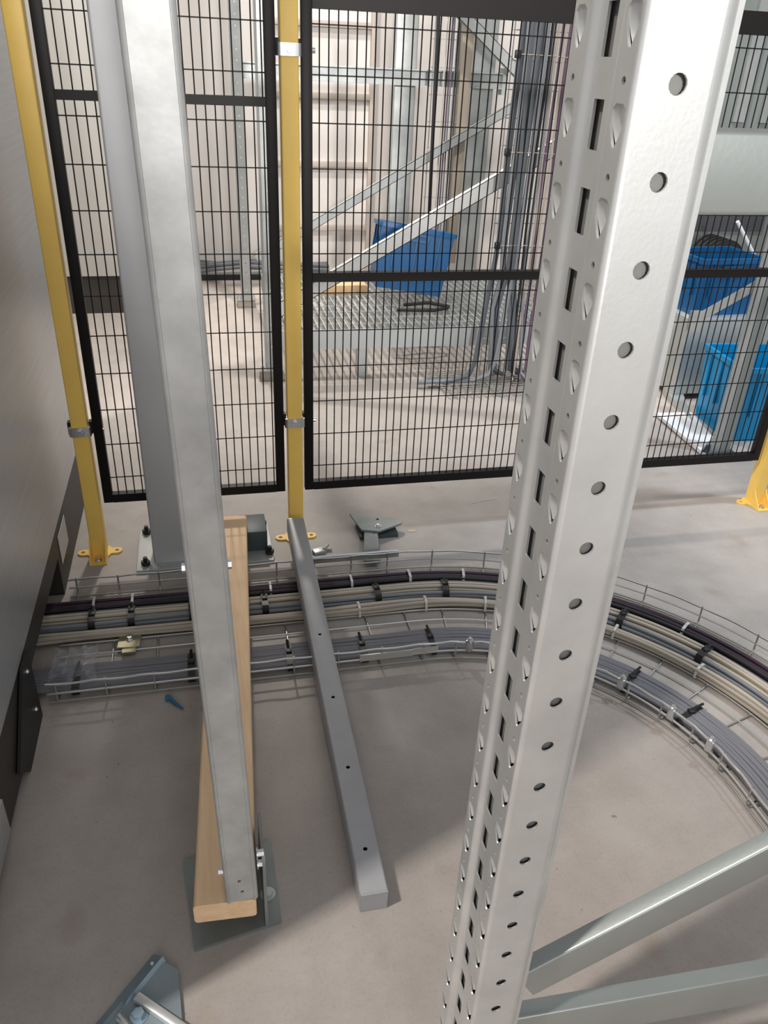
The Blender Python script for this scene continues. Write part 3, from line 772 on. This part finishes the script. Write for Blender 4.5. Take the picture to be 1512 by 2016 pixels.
for x in (1.0, 1.06, 1.12, 1.18, 1.25):
    b = MB(); b.cyl((x, 1.258, .03), (x, 1.258, 1.75), .0024, 5); b.obj('long_wire', 'wire', root).matrix_local = L
z = .1
while z < 1.75:
    b = MB(); b.cyl((.99, 1.262, z), (1.26, 1.262, z), .0024, 5); b.obj('cross_wire', 'wire', root).matrix_local = L; z += .1
root = empty('wire_floor_tray', (1.0, 1.2, 0), 'flat wire mesh tray on the floor under the hanging cables', 'cable tray')
L = local(root)
for i in range(11):
    y = 1.06+.027*i; b = MB(); b.cyl((.80-.02*i*.3, y, .020), (1.45, y, .020), .0025, 5); b.obj('long_wire', 'wire_dull', root).matrix_local = L
for i in range(20):
    x = .80+.034*i; b = MB(); b.sweep([(x, 1.05, .07), (x, 1.05, .016), (x-.01, 1.33, .016), (x-.01, 1.33, .07)], .0025, 5); b.obj('cross_wire', 'wire_dull', root).matrix_local = L
for i in range(3):
    x = .82+.2*i; MB().box(x, 1.06, 0, x+.02, 1.32, .014, L).obj('support_bar', 'galv_grey', root)

# wire tray and thin cables on back wall right of pillar
root = empty('wall_wire_tray', (1.13, 2.60, 0), 'vertical wire tray with thin cables between the rear columns', 'cable tray')
L = local(root)
for i, x in enumerate((1.06, 1.09, 1.125, 1.15, 1.165, 1.18, 1.20)):
    b = MB(); b.cyl((x, 2.60, .245), (x+.01*math.sin(i*3.), 2.60, 2.2), .003 if i < 2 else .005, 5)
    b.obj('cable' if i > 1 else 'long_wire', ('wire', 'wire', 'tie_w', 'c_violet', 'c_steel', 'tie_w', 'c_dark')[i], root).matrix_local = L
z = .35
while z < 2.2:
    b = MB(); b.cyl((1.05, 2.604, z), (1.21, 2.604, z), .0025, 5); b.obj('cross_wire', 'wire', root).matrix_local = L; z += .13

# left far housing
root = empty('machine_housing', (-.95, 2.9, 0), 'light grey machine housing on black plinth far left behind the fence', 'machine')
L = local(root)
MB().box(-1.7, 2.50, .205, -.30, 3.3, 2.2, L, c=.004).obj('housing_body', 'housing', root)
MB().box(-1.68, 2.52, 0, -.32, 3.28, .205, L).obj('plinth', 'plinth', root)
root = empty('far_cable_tray', (.1, 3.3, 0), 'distant floor tray of grey cables along the white back wall', 'cable tray')
L = local(root)
MB().box(-.26, 3.24, 0, .62, 3.26, .032, L).obj('tray_side', 'rubber', root)
MB().box(-.26, 3.26, 0, .62, 3.44, .006, L).obj('tray_base', 'galv_grey', root)
for i in range(7):
    b = MB(); b.sweep([(-.26, 3.28+.022*i, .05+.02*(i % 3)), (.1, 3.28+.022*i, .06+.02*((i+1) % 3)), (.62, 3.28+.022*i, .05+.02*(i % 2))], .012, 6)
    b.obj('cable', ('c_steel', 'c_grey')[i % 2], root).matrix_local = L

# ------------------------------------------------------------------ right rear
root = empty('angle_post', (1.70, .40, 0), 'grey angle-section post in front of the bright blue crate', 'post')
L = local(root)
MB().box(1.660, .385, 0, 1.700, .389, 2.2, L).obj('post_flange', 'galv_grey', root)
MB().box(1.700, .385, 0, 1.704, .43, 2.2, L).obj('post_flange', 'galv_grey', root)
MB().box(1.704, .385, 0, 1.745, .389, 2.2, L).obj('post_flange', 'machine', root)
MB().box(1.645, .36, 0, 1.76, .45, .006, L).obj('base_plate', 'slate', root)
d = Vector((.22, 0, .125)); MB().box(0, 0, -.017, d.length, .004, .017, L @ basis((1.475, .390, .535), d, (0, 1, 0))).obj('diagonal_brace', 'galv_grey', root)
MB().box(1.44, .380, .49, 1.48, .40, .56, L).obj('brace_end', 'galv_grey', root)
r_ = empty('white_board', (1.70, .60, 0), 'narrow white board lying on the floor left of blue crate', 'board', 'white boards')
MB().plate([(1.63, .750), (1.79, .745), (1.735, .49), (1.610, .375)], [], .0065, .020, local(r_)).obj('board_sheet', 'foam', r_)
b = MB(); b.plate([(1.92, 1.20), (2.02, 1.42), (2.24, 1.37), (2.0, 1.02)], [], .0, .02); bgthing(b, 'white_sheet', 'foam', 'white sheet lying on the floor behind the white board', 'sheet')
r_ = empty('floor_channel', (1.80, .80, 0), 'grey steel channel on floor between white board and white sheet', 'channel')
MB().plate([(1.80, 1.0), (1.93, 1.18), (1.90, 1.02), (1.775, .74), (1.74, .66)], [], 0, .03, local(r_)).obj('channel_web', 'galv_grey', r_)
root = empty('grey_box', (2.0, 1.05, 0), 'grey steel box under the upper blue crate', 'box')
L = local(root)
MB().box(1.80, .92, .03, 2.35, 1.30, .372, L, c=.004).obj('box_body', 'galv_grey', root)
MB().box(1.82, .94, 0, 1.88, 1.0, .03, L).obj('foot', 'slate', root)
MB().box(2.25, .94, 0, 2.31, 1.0, .03, L).obj('foot', 'slate', root)
MB().box(1.82, 1.22, 0, 1.88, 1.28, .03, L).obj('foot', 'slate', root)
root = empty('control_cabinet', (2.6, 1.9, 0), 'grey-green machine cabinet behind the fence at top right', 'cabinet')
L = local(root)
MB().box(2.05, 1.55, 0, 3.4, 2.3, 1.75, L, c=.005).obj('cabinet_body', 'machine', root)
MB().box(2.12, 1.535, .62, 2.50, 1.549, 1.05, L).obj('dark_panel', 'machine2', root)
for x in (2.20, 2.34, 2.48): MB().box(x, 1.530, 1.10, x+.06, 1.549, 1.70, L).obj('front_strip', 'galv_grey', root)
root = empty('drive_motor', (2.14, 1.30, .44), 'black drive motor behind the fence above the blue crate', 'motor')
b = MB(); b.cyl((0, -.05, .10), (0, .12, .10), .085, 16); b.obj('motor_body', 'rubber', root)
for i in range(5): 
    b = MB(); b.cyl((0, -.04+.035*i, .10), (0, -.03+.035*i, .10), .093, 16); b.obj('cooling_fin', 'rubber', root)
MB().box(-.06, -.04, -.068, .06, .10, .03).obj('motor_foot', 'rubber', root)
b = MB(); b.cyl((2.085, 1.16, .73), (2.27, 1.16, .52), .008, 8); b.obj('white_rod', 'foam', label='white rod leaning beside the black drive motor', cat='rod')
